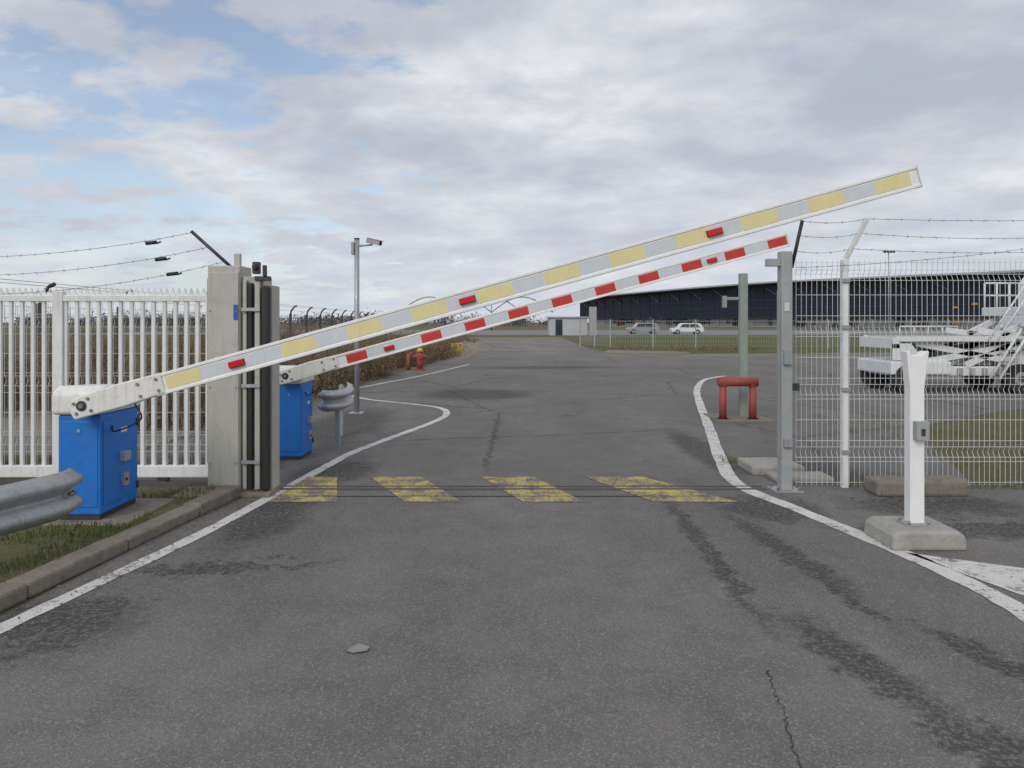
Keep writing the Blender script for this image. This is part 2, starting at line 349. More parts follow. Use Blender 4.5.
# ---------------------------------------------------------------- boom barriers
def boom(A,B,cab,segs,segm,lamps,slen):
    E=empty('boom_barrier')
    A=Vector(A);B=Vector(B);u=(B-A);L=u.length;u.normalize()
    n=Vector((u.y,-u.x,0)).normalized()
    w=n.cross(u)
    if w.z<0: w=-w
    mb=MB(); s0=.55
    mb.obox(A,u,w,n,(s0,L),(-.070,.070),(-.035,.03),'white')
    mb.obox(A,u,w,n,(s0,L),(.056,.079),(-.038,.038),'white')
    mb.obox(A,u,w,n,(s0,L),(-.079,-.056),(-.038,.038),'white')
    mb.obox(A,u,w,n,(L,L+.008),(-.082,.082),(-.041,.041),'whitecap')
    mb.build('arm',E,.004)
    mb=MB()
    cur=s0+.14
    for s in sorted(segs):
        if s-cur>.03: mb.obox(A,u,w,n,(cur+.004,s-.004),(-.046,.046),(.03,.0325),'reflwhite')
        e=min(s+slen,L-.01); mb.obox(A,u,w,n,(s,e),(-.048,.048),(.03,.0335),segm); cur=e
    mb.build('reflective_strips',E)
    mb=MB()
    for s in lamps:
        P=A+u*s
        mb.obox(P,u,w,n,(-.060,.060),(-.024,.024),(.0335,.040),'dark')
        mb.obox(P,u,w,n,(-.055,.055),(-.021,.021),(.040,.062),'lens')
    mb.build('warning_lamps',E,.018,4)
    mb=MB()
    prof=[(-.08,-.085),(.30,-.086),(.62,-.068),(.62,.082),(.30,.088),(-.04,.07),(-.11,.02)]
    b=len(mb.v)
    for d in (.046,-.05):
        for (a,c) in prof: mb.v.append(tuple(A+u*a+w*c+n*d))
    k=len(prof); mb.face([b+i for i in range(k)],'whitecap'); mb.face([b+k+i for i in reversed(range(k))],'whitecap')
    for i in range(k):
        j=(i+1)%k; mb.face((b+j,b+i,b+k+i,b+k+j),'whitecap')
    mb.build('socket',E,.01)
    mb=MB()
    for a,c in ((.44,.045),(.44,-.045),(.58,.045),(.58,-.04),(-.05,.03),(-.05,-.045),(.06,.04),(.06,-.05)):
        P=A+u*a+w*c+n*.046; mb.tube(P,P+n*.010,.012,'bolt',6)
    P=A+n*.046; mb.tube(P,P+n*.006,.038,'dark',16); mb.tube(P,P+n*.016,.018,'bolt',10)
    mb.tube(A-n*.05,A-n*.25,.06,'dark',16)
    mb.build('bolts_and_hub',E)
    x0,x1,y0,y1,z0,z1=cab
    mb=MB(); mb.box(x0,x1,y0,y1,z0+.04,z1,'blue'); mb.build('cabinet',E,.012,3)
    mb=MB(); mb.box(x0+.012,x1-.012,y0+.012,y1-.012,z0,z0+.045,'dark'); mb.build('plinth',E)
    mb=MB()
    mb.box(x1,x1+.006,y0+.035,y1-.035,z0+.10,z1-.05,'blue'); mb.box(x0+.02,x1-.02,y0-.005,y0,z0+.10,z1-.05,'blue')
    mb.build('doors',E,.004)
    mb=MB()
    yc=y0+(y1-y0)*.55
    mb.box(x1+.006,x1+.05,yc-.05,yc+.05,z0+.40,z0+.47,'greypaint')
    mb.box(x1+.006,x1+.035,yc-.03,yc+.05,z0+.20,z0+.30,'galv'); mb.tube((x1+.035,yc,z0+.25),(x1+.045,yc,z0+.25),.012,'dark',10)
    mb.box(x1+.006,x1+.008,yc-.03,yc+.07,z0+.62,z0+.66,'label')
    for zz in (z0+.16,z1-.12): mb.tube((x1+.012,y1-.03,zz-.03),(x1+.012,y1-.03,zz+.03),.010,'dark',8)
    mb.tube((x0+.16,y0-.012,z1-.12),(x0+.16,y0-.004,z1-.12),.013,'galv',10)
    mb.build('locks_and_labels',E,.003)
    mb=MB()
    mb.prism([(y0-.035,z1+.002),(y1+.03,z1+.002),(y1+.03,z1+.12),(y1-.06,z1+.19),(y0+.05,z1+.215),(y0-.035,z1+.17)],x0-.04,x1+.02,'whitecap',axis='x')
    mb.build('cap',E,.03,3)
    mb=MB()
    P=A+u*.36-w*.085; pts=catmull([tuple(P),(P.x+.03,P.y+.03,P.z-.12),(x1+.05,y0+.12,z1-.14),(x1+.01,y0+.15,z1-.1)],6)
    mb.path(pts,.006,'black',6); mb.build('cable',E)
    return E
boom((-3.15,5.68,.985),(2.94,5.60,2.655),(-3.42,-3.10,5.80,6.38,.105,.90),[.64]+[1.52+.497*i for i in range(10)],'reflyellow',[1.18,2.93,4.79],.26)
boom((-2.58,8.80,.985),(3.18,8.92,2.55),(-2.74,-2.44,8.90,9.42,.0,.88),[.72]+[1.60+.517*i for i in range(9)],'reflred',[1.22,5.06],.235)

E=empty('boom_rest_post')
mb=MB()
mb.prism([(2.65,0),(3.18,0),(3.17,.10),(3.12,.14),(2.70,.14),(2.66,.10)],5.36,5.82,'concrete'); mb.build('footing',E,.025,3)
mb=MB(); X=2.915;Y=5.58
mb.box(X-.09,X+.09,Y-.085,Y+.085,.14,.15,'galv')
for a in (-.07,.07):
    for c in (-.065,.065): mb.tube((X+a,Y+c,.145),(X+a,Y+c,.175),.010,'bolt',6)
mb.build('base_plate',E)
mb=MB()
mb.prism([(X-.052,.15),(X+.052,.15),(X+.052,1.12),(X+.085,1.39),(X+.058,1.39),(X+.03,1.36),(X-.035,1.36),(X-.055,1.39),(X-.078,1.39),(X-.052,1.12)],Y-.045,Y+.045,'white')
mb.build('post',E,.006)
mb=MB(); mb.box(X-.035,X+.055,Y-.105,Y-.047,.76,.89,'greypaint'); mb.box(X-.005,X+.025,Y-.112,Y-.106,.79,.84,'dark'); mb.box(X+.054,X+.07,Y-.03,Y+.03,.78,.84,'dark')
mb.build('magnet_lock',E,.008)

# ---------------------------------------------------------------- sliding gate
E=empty('sliding_gate')
mb=MB(); gy=7.52
for x in [ -8.2,-6.3,-4.42,-2.93]:
    mb.box(x-.05,x+.05,gy-.04,gy+.04,.10,1.90,'whitefence')
mb.box(-8.2,-2.88,gy-.041,gy+.041,.09,.20,'whitefence'); mb.box(-8.2,-2.88,gy-.03,gy+.03,1.80,1.86,'whitefence')
mb.build('frame',E,.006)
mb=MB(); x=-8.1
while x<-2.98:
    if all(abs(x-q)>.06 for q in (-8.2,-6.3,-4.42,-2.93)): mb.box(x-.017,x+.017,gy-.015,gy+.015,.19,1.82,'whitefence')
    x+=.107
mb.build('bars',E,.003)
mb=MB(); x=-8.2
while x<-2.95:
    mb.prism([(x,1.858),(x+.058,1.858),(x+.029,1.935)],gy-.006,gy+.006,'whitefence'); x+=.06
mb.build('anti_climb_teeth',E)
mb=MB(); mb.box(-8,-2.9,gy-.06,gy+.06,.0,.05,'railsteel')
for x in (-7.6,-3.4): mb.tube((x,gy-.03,.1),(x,gy+.03,.1),.06,'dark',14)
mb.build('wheels_and_rail',E)

E=empty('gate_guide_pillar')
mb=MB()
mb.box(-2.80,-2.50,7.08,7.40,.0,2.12,'beige'); mb.build('housing',E,.012,3)
mb=MB(); mb.box(-2.497,-2.30,7.12,7.38,.0,2.02,'beige'); mb.box(-2.79,-2.51,7.066,7.08,.08,2.06,'beige')
mb.box(-2.815,-2.803,7.1,7.38,.3,2.0,'beige'); mb.box(-2.297,-2.22,7.14,7.36,0,1.94,'beige'); mb.build('covers',E,.006)
mb=MB()
mb.box(-2.425,-2.385,7.06,7.118,.06,1.96,'black'); mb.box(-2.295,-2.235,7.05,7.135,.06,1.93,'black')
mb.box(-2.475,-2.44,7.08,7.118,.06,1.99,'beige'); mb.box(-2.365,-2.315,7.07,7.118,.06,1.99,'beige')
mb.build('safety_edges',E,.010,3)
mb=MB()
mb.box(-2.60,-2.545,7.2,7.25,2.12,2.24,'beige'); mb.box(-2.36,-2.22,7.05,7.11,1.98,2.02,'dark')
mb.box(-2.37,-2.31,7.02,7.09,2.04,2.15,'dark'); mb.box(-2.28,-2.25,7.03,7.08,2.02,2.12,'dark')
mb.tube((-2.34,7.02,2.1),(-2.34,6.99,2.1),.025,'black',12)
mb.build('sensors',E,.005)
mb=MB(); mb.box(-2.555,-2.515,7.062,7.0655,1.62,1.76,'sticker'); mb.box(-2.73,-2.66,7.062,7.0655,1.2,1.28,'label')
mb.build('stickers',E)
mb=MB()
for z in (.3,1.0,1.7):
    for x in (-2.77,-2.53): mb.tube((x,7.066,z),(x,7.06,z),.008,'bolt',6)
    mb.box(-2.48,-2.31,7.05,7.07,z,z+.03,'galv')
mb.tube((-2.64,7.3,2.1),(-3.04,7.3,2.46),.016,'dark',6)
mb.build('bolts_and_outrigger',E)
mb=MB(); mb.box(-2.86,-2.20,6.98,7.48,.0,.045,'kerb'); mb.build('footing',E,.01)

def barbed(mb,a,b,sag,barb=.13,r=.0026):
    a=Vector(a);b=Vector(b);n=14;P=[]
    for i in range(n+1):
        t=i/n;p=a.lerp(b,t);p.z-=sag*4*t*(1-t);P.append(p)
    mb.path(P,r,'barb',4)
    L=(b-a).length;k=int(L/barb)
    for i in range(k):
        t=(i+.5)/k;p=a.lerp(b,t);p.z-=sag*4*t*(1-t)
        for _ in range(2):
            d=Vector((U(-1,1),U(-1,1),U(-1,1))).normalized()*.018; mb.tube(p-d,p+d,.0015,'barb',3)
mb=MB()
for a,z,x,zz in ((1.0,2.45,-3.02,.03),(.6,2.31,-2.87,.06),(.2,2.17,-2.73,.1)):
    barbed(mb,(x,7.3,z),(-7.2,7.3,z-.10),.16+zz)
for x,z in ((-3.42,2.345),(-3.33,2.19),(-3.22,2.05)):
    mb.tube((x-.05,7.3,z),(x+.05,7.3,z+.012),.018,'black',8); mb.tube((x+.05,7.3,z),(x+.09,7.3,z+.015),.008,'black',6)
mb.tube((-6.9,7.3,1.9),(-7.25,7.3,2.4),.016,'dark',6); mb.box(-6.93,-6.87,7.27,7.33,0,1.95,'whitefence')
mb.build('barbed_wire')

# ---------------------------------------------------------------- mesh fences
def meshpanel(mb,p0,p1,z0,z1,m='wire',sp=.05,hs=.2,r=.0026,folds=(),spike=.03,foldd=.03):
    p0=Vector(p0);p1=Vector(p1);d=p1-p0;L=d.length;d.normalize();nn=Vector((-d.y,d.x,0))
    prof=[(z0,0)]
    for f in folds: prof+=[(f-.05,0),(f,foldd),(f+.05,0)]
    prof.append((z1+spike,0))
    k=int(L/sp)
    for i in range(k+1):
        o=p0+d*(i*L/k)
        mb.path([(o.x+nn.x*q,o.y+nn.y*q,z) for z,q in prof],r,m,4)
    zs=[];z=z0+.03
    while z<z1: zs.append(z);z+=hs
    zs.append(z1)
    for f in folds: zs+=[f-.05,f+.05]
    for z in zs:
        mb.tube(tuple(p0)[:2]+(z,),tuple(p1)[:2]+(z,),r*1.2,m,4)
E=empty('mesh_fence'); FY=7.40
xs=[2.70,3.21,5.72,8.23,10.74,13.25]
mb=MB()
for a,b_ in zip(xs[:-1],xs[1:]):
    meshpanel(mb,(a+.03,FY,0),(b_-.03,FY,0),.03,2.17,folds=(.35,.95,1.55,2.05))
mb.build('wire_panels',E)
mb=MB()
for x in xs[1:]:
    mb.box(x-.03,x+.03,FY+.01,FY+.07,0,2.2,'whitefence')
    mb.obox((x,FY+.04,2.18),Vector((.38,-.3,.95)).normalized(),Vector((0,1,.3)).normalized(),Vector((1,0,-.4)).normalized(),(0,.46),(-.02,.02),(-.02,.02),'whitefence')
    for z in (.35,.95,1.55,2.0): mb.box(x-.04,x+.04,FY-.012,FY+.008,z-.02,z+.02,'galv')
mb.build('posts',E,.004)
mb=MB(); dv=Vector((.38,-.3,.95)).normalized()
for k,sag in ((.45,.02),(.30,.05),(.14,.04)):
    for a,b_ in zip(xs[1:-1],xs[2:]):
        barbed(mb,(a+dv.x*k,FY+.04+dv.y*k,2.18+dv.z*k),(b_+dv.x*k,FY+.04+dv.y*k,2.18+dv.z*k),sag)
    barbed(mb,(3.21+dv.x*k,FY+.04+dv.y*k,2.18+dv.z*k),(2.70+.08*k/.45,7.38,2.15+.42*k/.45),.03)
barbed(mb,(2.72,7.36,2.12),(5.72,7.36,2.42),.05)
mb.tube((2.68,7.38,2.12),(2.775,7.36,2.57),.018,'black',6)
mb.build('barbed_wires',E)
E=empty('gate_receiver_post')
mb=MB(); mb.box(2.545,2.65,7.27,7.39,.012,2.27,'greypaint'); mb.build('post',E,.006)
mb=MB(); mb.box(2.47,2.73,7.2,7.46,0,.012,'galv')
for a in (2.50,2.70):
    for c in (7.23,7.43): mb.tube((a,c,.01),(a,c,.05),.012,'bolt',6)
mb.box(2.42,2.545,7.29,7.37,2.13,2.20,'greypaint')
mb.box(2.56,2.63,7.23,7.268,1.20,1.34,'galv'); mb.box(2.657,2.72,7.28,7.34,.95,1.02,'dark'); mb.box(2.56,2.64,7.235,7.268,.42,.50,'galv')
mb.box(2.535,2.543,7.29,7.37,.3,1.9,'greypaint'); mb.box(2.57,2.62,7.262,7.268,1.7,1.78,'label')
mb.build('fittings',E,.004)
mb=MB(); mb.box(2.50,3.05,8.0,8.55,0,.10,'concrete'); mb.box(2.62,3.2,7.62,7.96,0,.06,'concrete'); mb.build('concrete_slab',bevel=.02)
mb=MB(); mb.box(3.33,3.72,7.02,7.30,0,.15,'kerb'); mb.box(3.735,4.18,7.03,7.29,0,.155,'kerb'); mb.build('concrete_block',bevel=.03)
E=empty('mesh_fence')
mb=MB(); meshpanel(mb,(-8.0,7.85,0),(-2.9,7.85,0),.05,1.8,folds=(.4,1.0,1.6),sp=.055); mb.build('wire_panels',E)
mb=MB()
for x in (-8,-5.5,-2.95): mb.box(x-.03,x+.03,7.86,7.92,0,1.85,'whitefence')
mb.build('posts',E)

# ---------------------------------------------------------------- guardrails
def guardrail(path,zc,posts,sc_=1):
    E=empty('guardrail')
    prof=[(0,-.155),(.02,-.14),(.075,-.105),(.08,-.085),(.075,-.06),(.01,-.02),(.0,0),(.01,.02),(.075,.06),(.08,.085),(.075,.105),(.02,.14),(0,.155)]
    P=catmull(path,6); mb=MB(); n=len(P);k=len(prof)
    for i,p in enumerate(P):
        a=P[max(0,i-1)];c=P[min(n-1,i+1)];d=Vector((c.x-a.x,c.y-a.y)).normalized();nn=Vector((d.y,-d.x))
        for q,z in prof: mb.v.append((p.x+nn.x*q,p.y+nn.y*q,zc+z*sc_))
    for i in range(n-1):
        for j in range(k-1): mb.face((i*k+j,i*k+j+1,(i+1)*k+j+1,(i+1)*k+j),'galv',True)
    ob=mb.build('beam',E); md=ob.modifiers.new('s','SOLIDIFY'); md.thickness=.005
    mb=MB()
    for x,y in posts:
        mb.box(x-.06,x-.01,y-.04,y+.04,0,zc+.1,'galv')
        mb.box(x-.012,x+.012,y-.04,y+.04,zc-.08,zc+.08,'galv')
    for t in (3,5):
        p=P[n-t]; mb.tube((p.x+.07,p.y,zc),(p.x+.035,p.y,zc),.014,'bolt',6)
    mb.build('posts',E); return E
guardrail([(-4.1,1.2),(-3.72,3.0),(-3.42,4.1),(-3.20,4.8),(-3.08,5.2),(-3.10,5.40)],.42,[(-3.5,4.0),(-4.0,2.0)])
guardrail([(-2.36,9.60),(-2.28,9.55),(-2.19,9.60),(-2.14,9.8),(-2.20,10.3),(-2.36,11.0)],.62,[(-2.17,9.75),(-2.36,10.8)],.85)

E=empty('security_camera_pole'); X,Y=-2.72,13.5
mb=MB(); mb.tube((X,Y,0),(X,Y,3.05),.045,'galv',14); mb.box(X-.12,X+.12,Y-.12,Y+.12,.004,.02,'galv'); mb.tube((X,Y,3.05),(X,Y,3.07),.05,'dark',14); mb.build('pole',E)
mb=MB(); mb.tube((X,Y,2.93),(X+.28,Y-.05,2.95),.018,'galv',8); mb.box(X-.09,X-.045,Y-.06,Y+.06,2.78,3.0,'greypaint'); mb.build('bracket',E)
mb=MB(); u=Vector((.9,-.4,-.22)).normalized(); w=Vector((.4,.9,0)).normalized(); n_=u.cross(w)
mb.obox((X+.30,Y-.05,3.0),u,w,n_,(-.13,.15),(-.04,.04),(-.04,.04),'greypaint'); mb.obox((X+.30,Y-.05,3.0),u,w,n_,(.15,.16),(-.035,.035),(-.035,.035),'black')
mb.obox((X+.30,Y-.05,3.0),u,w,n_,(-.13,.19),(-.05,.05),(-.052,-.042) if n_.z<0 else (.042,.052),'greypaint')
mb.build('camera',E,.006)

def hoop(x0,x1,y,h,r):
    mb=MB(); k=.09
    pts=[(x0,y,0),(x0,y,h-k),(x0+k*.3,y,h-k*.3),(x0+k,y,h),(x1-k,y,h),(x1-k*.3,y,h-k*.3),(x1,y,h-k),(x1,y,0)]
    mb.path(pts,r,'redpaint',12); return mb
mb=hoop(3.45,3.94,12.6,.63,.06)
mb.path([(3.55,12.95,0),(3.55,12.95,.6),(3.55,12.6,.64)],.05,'redpaint',12)
mb.box(3.36,3.54,12.5,12.7,0,.02,'redpaint'); mb.box(3.85,4.03,12.5,12.7,0,.02,'redpaint')
mb.tube((3.37,12.6,.62),(4.02,12.6,.62),.075,'redpaint',12)
mb.build('pipe_guard')
E=empty('fire_hydrant')
mb=MB(); X,Y=-3.05,25.5
mb.tube((X,Y,0),(X,Y,.62),.11,'redpaint',12); mb.tube((X,Y,.62),(X,Y,.74),.14,'orangedark',12,r2=.05); mb.tube((X-.22,Y,.45),(X+.22,Y,.45),.06,'redpaint',10); mb.tube((X,Y-.18,.45),(X,Y,.45),.07,'redpaint',10); mb.tube((X,Y,0),(X,Y,.05),.17,'redpaint',12)
mb.build('body',E)
mb=MB(); mb.tube((X-.38,Y,0),(X-.38,Y,.55),.06,'redpaint',10); mb.tube((X-.38,Y,.53),(X-.38,Y+.6,.53),.05,'redpaint',10); mb.build('guard_post',E)
E=empty('access_reader_post')
mb=MB(); mb.box(3.84,3.97,12.95,13.07,0,2.42,'greengrey'); mb.build('post',E,.01)
mb=MB(); mb.box(3.60,3.84,12.98,13.04,1.97,2.02,'greengrey'); mb.box(3.56,3.62,12.95,13.07,1.84,2.04,'greengrey'); mb.build('reader_arm',E,.008)
mb=MB(); mb.box(3.3,4.2,12.3,13.3,0,.02,'kerb'); mb.build('concrete_slab')
E=empty('traffic_separator')
mb=MB()
for i in range(2):
    x=-4.5+i*1.0; mb.prism([(x,.0),(x+.95,.0),(x+.93,.3),(x+.9,.5),(x+.05,.5),(x+.02,.3)],39.8,40.2,'orangedark')
mb.build('blocks',E,.04)

E=empty('perimeter_fence'); mb=MB(); mw=MB()
y=16;prev=None
while y<105:
    x=-12.6-.045*(y-20)
    mb.box(x-.07,x+.07,y-.07,y+.07,0,2.1,'dark'); mb.path([(x,y,2.05),(x+.05,y,2.3),(x+.25,y,2.55),(x+.4,y,2.62)],.055,'dark',6)
    if prev:
        for z in (.1,.5,.9,1.3,1.7,2.0): mw.tube((prev[0],prev[1],z),(x,y,z),.006,'barb',4)
        for q,z in ((.05,2.3),(.25,2.55),(.4,2.62)): mw.tube((prev[0]+q,prev[1],z),(x+q,y,z),.008,'barb',4)
        for i in range(18):
            t=i/18; mw.tube((prev[0]+(x-prev[0])*t,prev[1]+(y-prev[1])*t,.05),(prev[0]+(x-prev[0])*t,prev[1]+(y-prev[1])*t,2.0),.005,'barb',3)
    prev=(x,y); y+=4.6
mb.build('posts',E); mw.build('wires',E)

E=empty('mesh_fence'); mb=MB(); mp=MB()
pts=[(4.6,52),(6.0,47),(13.7,46.5),(22,47),(40,50)]
for a,b_ in zip(pts[:-1],pts[1:]):
    a=Vector((*a,0));b_=Vector((*b_,0));L=(b_-a).length;k=max(1,round(L/2.5))
    for i in range(k):
        p=a.lerp(b_,i/k);q=a.lerp(b_,(i+1)/k); mp.box(p.x-.035,p.x+.035,p.y-.035,p.y+.035,0,1.75,'greypaint')
        meshpanel(mb,p,q,.1,1.7,sp=.15,hs=.3,r=.006,spike=.02,m='galv')
mb.build('wire_panels',E); mp.build('posts',E)

# ---------------------------------------------------------------- shrubs
def shrubs(name,clumps):
    mb=MB()
    for (cx,cy,r,h,nt_,nl) in clumps:
        for i in range(nt_):
            a=U(0,6.28);q=r*math.sqrt(R())*.6;x=cx+math.cos(a)*q;y=cy+math.sin(a)*q
            l=h*U(.5,1.1);dx=math.cos(a)*U(0,.5)*r+U(-.1,.1);dy=math.sin(a)*U(0,.5)*r+U(-.1,.1);w=.006+.004*h
            p=Vector((x,y,0));m_=Vector((x+dx*.4,y+dy*.4,l*.55));e=Vector((x+dx,y+dy,l))
            k=len(mb.v); ww=Vector((math.cos(a+1.5),math.sin(a+1.5),0))*w
            mb.v+=[tuple(p-ww),tuple(p+ww),tuple(m_+ww*.7),tuple(m_-ww*.7),tuple(e)]
            mb.face((k,k+1,k+2,k+3),'twig'); mb.face((k+3,k+2,k+4),'twig')
            for _ in range(3):
                s=p.lerp(m_,U(.5,1)) if R()<.4 else m_.lerp(e,U(0,.8)); t=s+Vector((U(-.2,.2),U(-.2,.2),U(.05,.25)))*h
                k=len(mb.v); mb.v+=[tuple(s-ww*.5),tuple(s+ww*.5),tuple(t)]; mb.face((k,k+1,k+2),'twig')
        for i in range(nl):
            a=U(0,6.28);q=r*math.sqrt(R());z=h*U(.05,.95)*(1-.45*(q/r)**2);x=cx+math.cos(a)*q;y=cy+math.sin(a)*q;s=U(.015,.035)*(1+cy/40)
            v=[Vector((U(-1,1),U(-1,1),U(-1,1))).normalized()*s for _ in range(3)]
            k=len(mb.v); c=Vector((x,y,z)); mb.v+=[tuple(c+v[0]),tuple(c+v[1]),tuple(c+v[2])]; mb.face((k,k+1,k+2),'leaf')
    return mb.build(name)
cl=[]
for i in range(110):
    t=i/110; y=11+t*25
    ex_= -4.5+max(0,(y-14))*.08
    cl.append((ex_-abs(random.gauss(0,.7))+ (0 if y<23.5 or y>26.5 else -.8),y,U(.4,.85),U(.55,1.1),50,150))
shrubs('hedge',cl)
cl=[(U(-12,-5.6),U(12,32),U(.5,1.1),U(.6,1.7),48,110) for i in range(110)]
shrubs('shrubs',cl)
cl=[(U(-12,-3.2),U(34,62),U(.8,1.6),U(.4,1.2),34,120) for i in range(80)]+[(U(5.6,14),U(41,46),.8,U(.2,.45),20,60) for i in range(20)]
shrubs('shrubs',cl)
mb=MB()
for i in range(280):
    a=U(-.62,.02) if i<230 else U(0,.7); D=U(260,420); cx=math.sin(a)*D*1.1; cy=D; h=U(3,6.5)*(1 if i<230 else .8)
    mb.tube((cx,cy,0),(cx,cy,h*.6),.25,'farleaf',5)
    for _ in range(70):
        c=Vector((cx+random.gauss(0,h*.5),cy+random.gauss(0,h*.3),h*.5+random.gauss(0,h*.2)))
        v=[Vector((U(-1,1),U(-1,1),U(-1,1))).normalized()*U(.3,.9) for _ in range(3)]
        k=len(mb.v); mb.v+=[tuple(c+q) for q in v]; mb.face((k,k+1,k+2),'farleaf')
mb.build('distant_trees')

# ---------------------------------------------------------------- airport terminal
E=empty('airport_terminal')
a=Vector((28,315,0));b_=Vector((152,122,0));d=(b_-a);L=d.length;d.normalize();nn=Vector((-d.y,d.x,0))
if nn.y<0: nn=-nn
Z=Vector((0,0,1))
def top(s):
    t=s/L
    return 13.2-2.5*max(0,1-t*2.2)**1.5 -2.2*max(0,t-.5)
ns=40
mb=MB()
for (n0,n1,m) in ((0,45,'glass'),(-5,47,'roof')):
    b0=len(mb.v)
    for i in range(ns+1):
        s=i*L/ns
        for q in (n0,n1):
            o=a+d*s+nn*q
            if m=='glass': z0_,z1_=3.0,top(s)
            else: z0_,z1_=top(s)+.05,top(s)+.5
            mb.v.append((o.x,o.y,z0_)); mb.v.append((o.x,o.y,z1_))
    for i in range(ns):
        p=b0+i*4;q=p+4
        for (c0,c1) in ((0,1),(1,3),(3,2),(2,0)): mb.face((p+c0,p+c1,q+c1,q+c0),m)
    mb.face((b0,b0+1,b0+3,b0+2),m); e0=b0+ns*4; mb.face((e0,e0+1,e0+3,e0+2),m)
mb.build('main_hall',E)
mb=MB(); mb.obox(a,d,nn,Z,(4,L),(3,44),(0,3.0),'greypaint'); mb.build('base_storey',E)
mb=MB(); k=int(L/5)
for i in range(k+1):
    s=i*L/k; mb.obox(a,d,nn,Z,(s-.1,s+.1),(-.2,0),(3.0,top(s)),'mullion')
for z in (3.0,5.8,8.2): mb.obox(a,d,nn,Z,(0,L),(-.27,-.02),(z-.1,z+.1),'mullion')
for i in range(k):
    s=i*L/k
    if i%2==0:
        p=a+d*s+nn*(-.4)+Z*(top(s)-.3); q=a+d*(s+L/k)+nn*(-.4)+Z*(top(s)-3.2); mb.tube(p,q,.06,'roof',5)
mb.build('mullions_and_braces',E)
mb=MB()
for i in range(90):
    s=U(5,L-10); mb.obox(a,d,nn,Z,(s,s+U(1,4)),(2.7,2.95),(U(.2,1.2),U(2,2.9)),random.choice(['glass','glass','farwhite','farwhite','window','window','window','orange']))
for i in range(7):
    s=U(L*.6,L*.95);z=U(4.5,7.5); mb.obox(a,d,nn,Z,(s,s+U(.8,1.8)),(-.34,-.33),(z,z+.5),'orange')
mb.build('openings',E)
E=empty('service_building')
mb=MB(); mb.box(4.5,9.0,92,97,0,2.1,'farwhite'); mb.box(9.2,10.0,91,92,0,3.4,'greypaint'); mb.box(4.3,9.2,91.8,97.2,2.1,2.25,'roof'); mb.box(5.2,6.0,91.9,91.99,0,1.9,'window')
mb.build('walls',E)
E=empty('arched_canopy')
mb=MB()
for j in range(4):
    x0=-22+j*6; pts=[(x0+i*1.2,150,3.5+3.0*math.sin(math.pi*i/10)) for i in range(11)]; mb.path(pts,.12,'roof',6); mb.tube((x0,150,0),(x0,150,3.6),.12,'roof',6)
mb.tube((-4,150,0),(-4,150,6),.12,'roof',6); mb.build('arches',E)
for (X,Y,H) in ((58.7,120,12.6),):
    mb=MB(); mb.tube((X,Y,0),(X,Y,H),.12,'greypaint',8,r2=.07); mb.box(X-.9,X+.9,Y-.2,Y+.2,H-.1,H+.12,'greypaint')
    for i in range(4): mb.box(X-.85+i*.47,X-.55+i*.47,Y-.35,Y-.2,H-.25,H+.1,'dark')
    mb.build('light_mast')

def vehicle(name,x,y,L,H,m,van=False,flip=1):
    E=empty(name)
    def T(px,pz): return (x+flip*px*L,pz*H)
    body=[(0,.2),(.0,.5),(.03,.56),(.2,.6),(.3,.95),(.36,1),(.80,1),(.9,.95),(.985,.58),(1,.5),(1,.2)] if not van else [(0,.18),(0,.42),(.03,.48),(.13,.52),(.22,.92),(.28,1),(.97,1),(1,.95),(1,.18)]
    mb=MB(); mb.prism([T(*p) for p in body],y-.85,y+.85,m); mb.build('body',E,.05)
    mb=MB()
    win=[[(.25,.62),(.33,.9),(.54,.92),(.54,.62)],[(.56,.62),(.56,.92),(.78,.92),(.88,.62)]] if not van else [[(.17,.55),(.25,.88),(.38,.88),(.38,.55)]]
    for q in win: mb.prism([T(*p) for p in q],y-.87,y-.853,'window')
    mb.build('windows',E)
    mb=MB()
    for px in (.18,.80):
        cx=x+flip*px*L
        for s in (-.87,.65): mb.tube((cx,y+s,.32),(cx,y+s+.22,.32),.32,'tyre',16)
        mb.tube((cx,y-.885,.32),(cx,y-.872,.32),.18,'carsilver',12)
    mb.build('wheels',E)
vehicle('parked_car',15.5,104,4.3,1.5,'carsilver'); vehicle('parked_car',20.8,101,4.2,1.45,'truckwhite')
vehicle('parked_van',62,98,5.4,2.4,'truckwhite',True)

# ---------------------------------------------------------------- aircraft cargo loader
E=empty('aircraft_cargo_loader'); E.location.x=.62
y0,y1=17.2,18.9
mb=MB()
mb.box(7.95,14.2,y0+.15,y1-.15,.38,.60,'truckwhite'); mb.box(7.85,9.2,y0,y1,.42,.72,'truckwhite')
mb.prism([(10.4,.62),(13.9,.62),(13.9,1.35),(11.4,1.35),(10.4,.95)],y0+.05,y1-.3,'truckwhite')
mb.box(11.2,13.8,y0-.03,y0+.04,.72,1.2,'greypaint')
mb.build('chassis',E,.03)
mb=MB()
mb.box(8.0,11.6,y0-.02,y0+.10,1.16,1.28,'truckwhite'); mb.box(8.0,11.6,y1-.1,y1,1.16,1.28,'truckwhite')
mb.box(8.05,11.2,y0+.12,y1-.12,1.14,1.19,'greypaint')
for i in range(16): mb.tube((8.1+i*.22,y0+.1,1.24),(8.1+i*.22,y1-.1,1.24),.05,'galv',8)
mb.box(7.9,8.05,y0,y1,1.0,1.25,'truckwhite'); mb.prism([(7.9,.74),(8.6,.74),(8.3,1.12),(7.9,1.12)],y0,y0+.08,'truckwhite')
mb.build('front_platform',E,.012)
mb=MB()
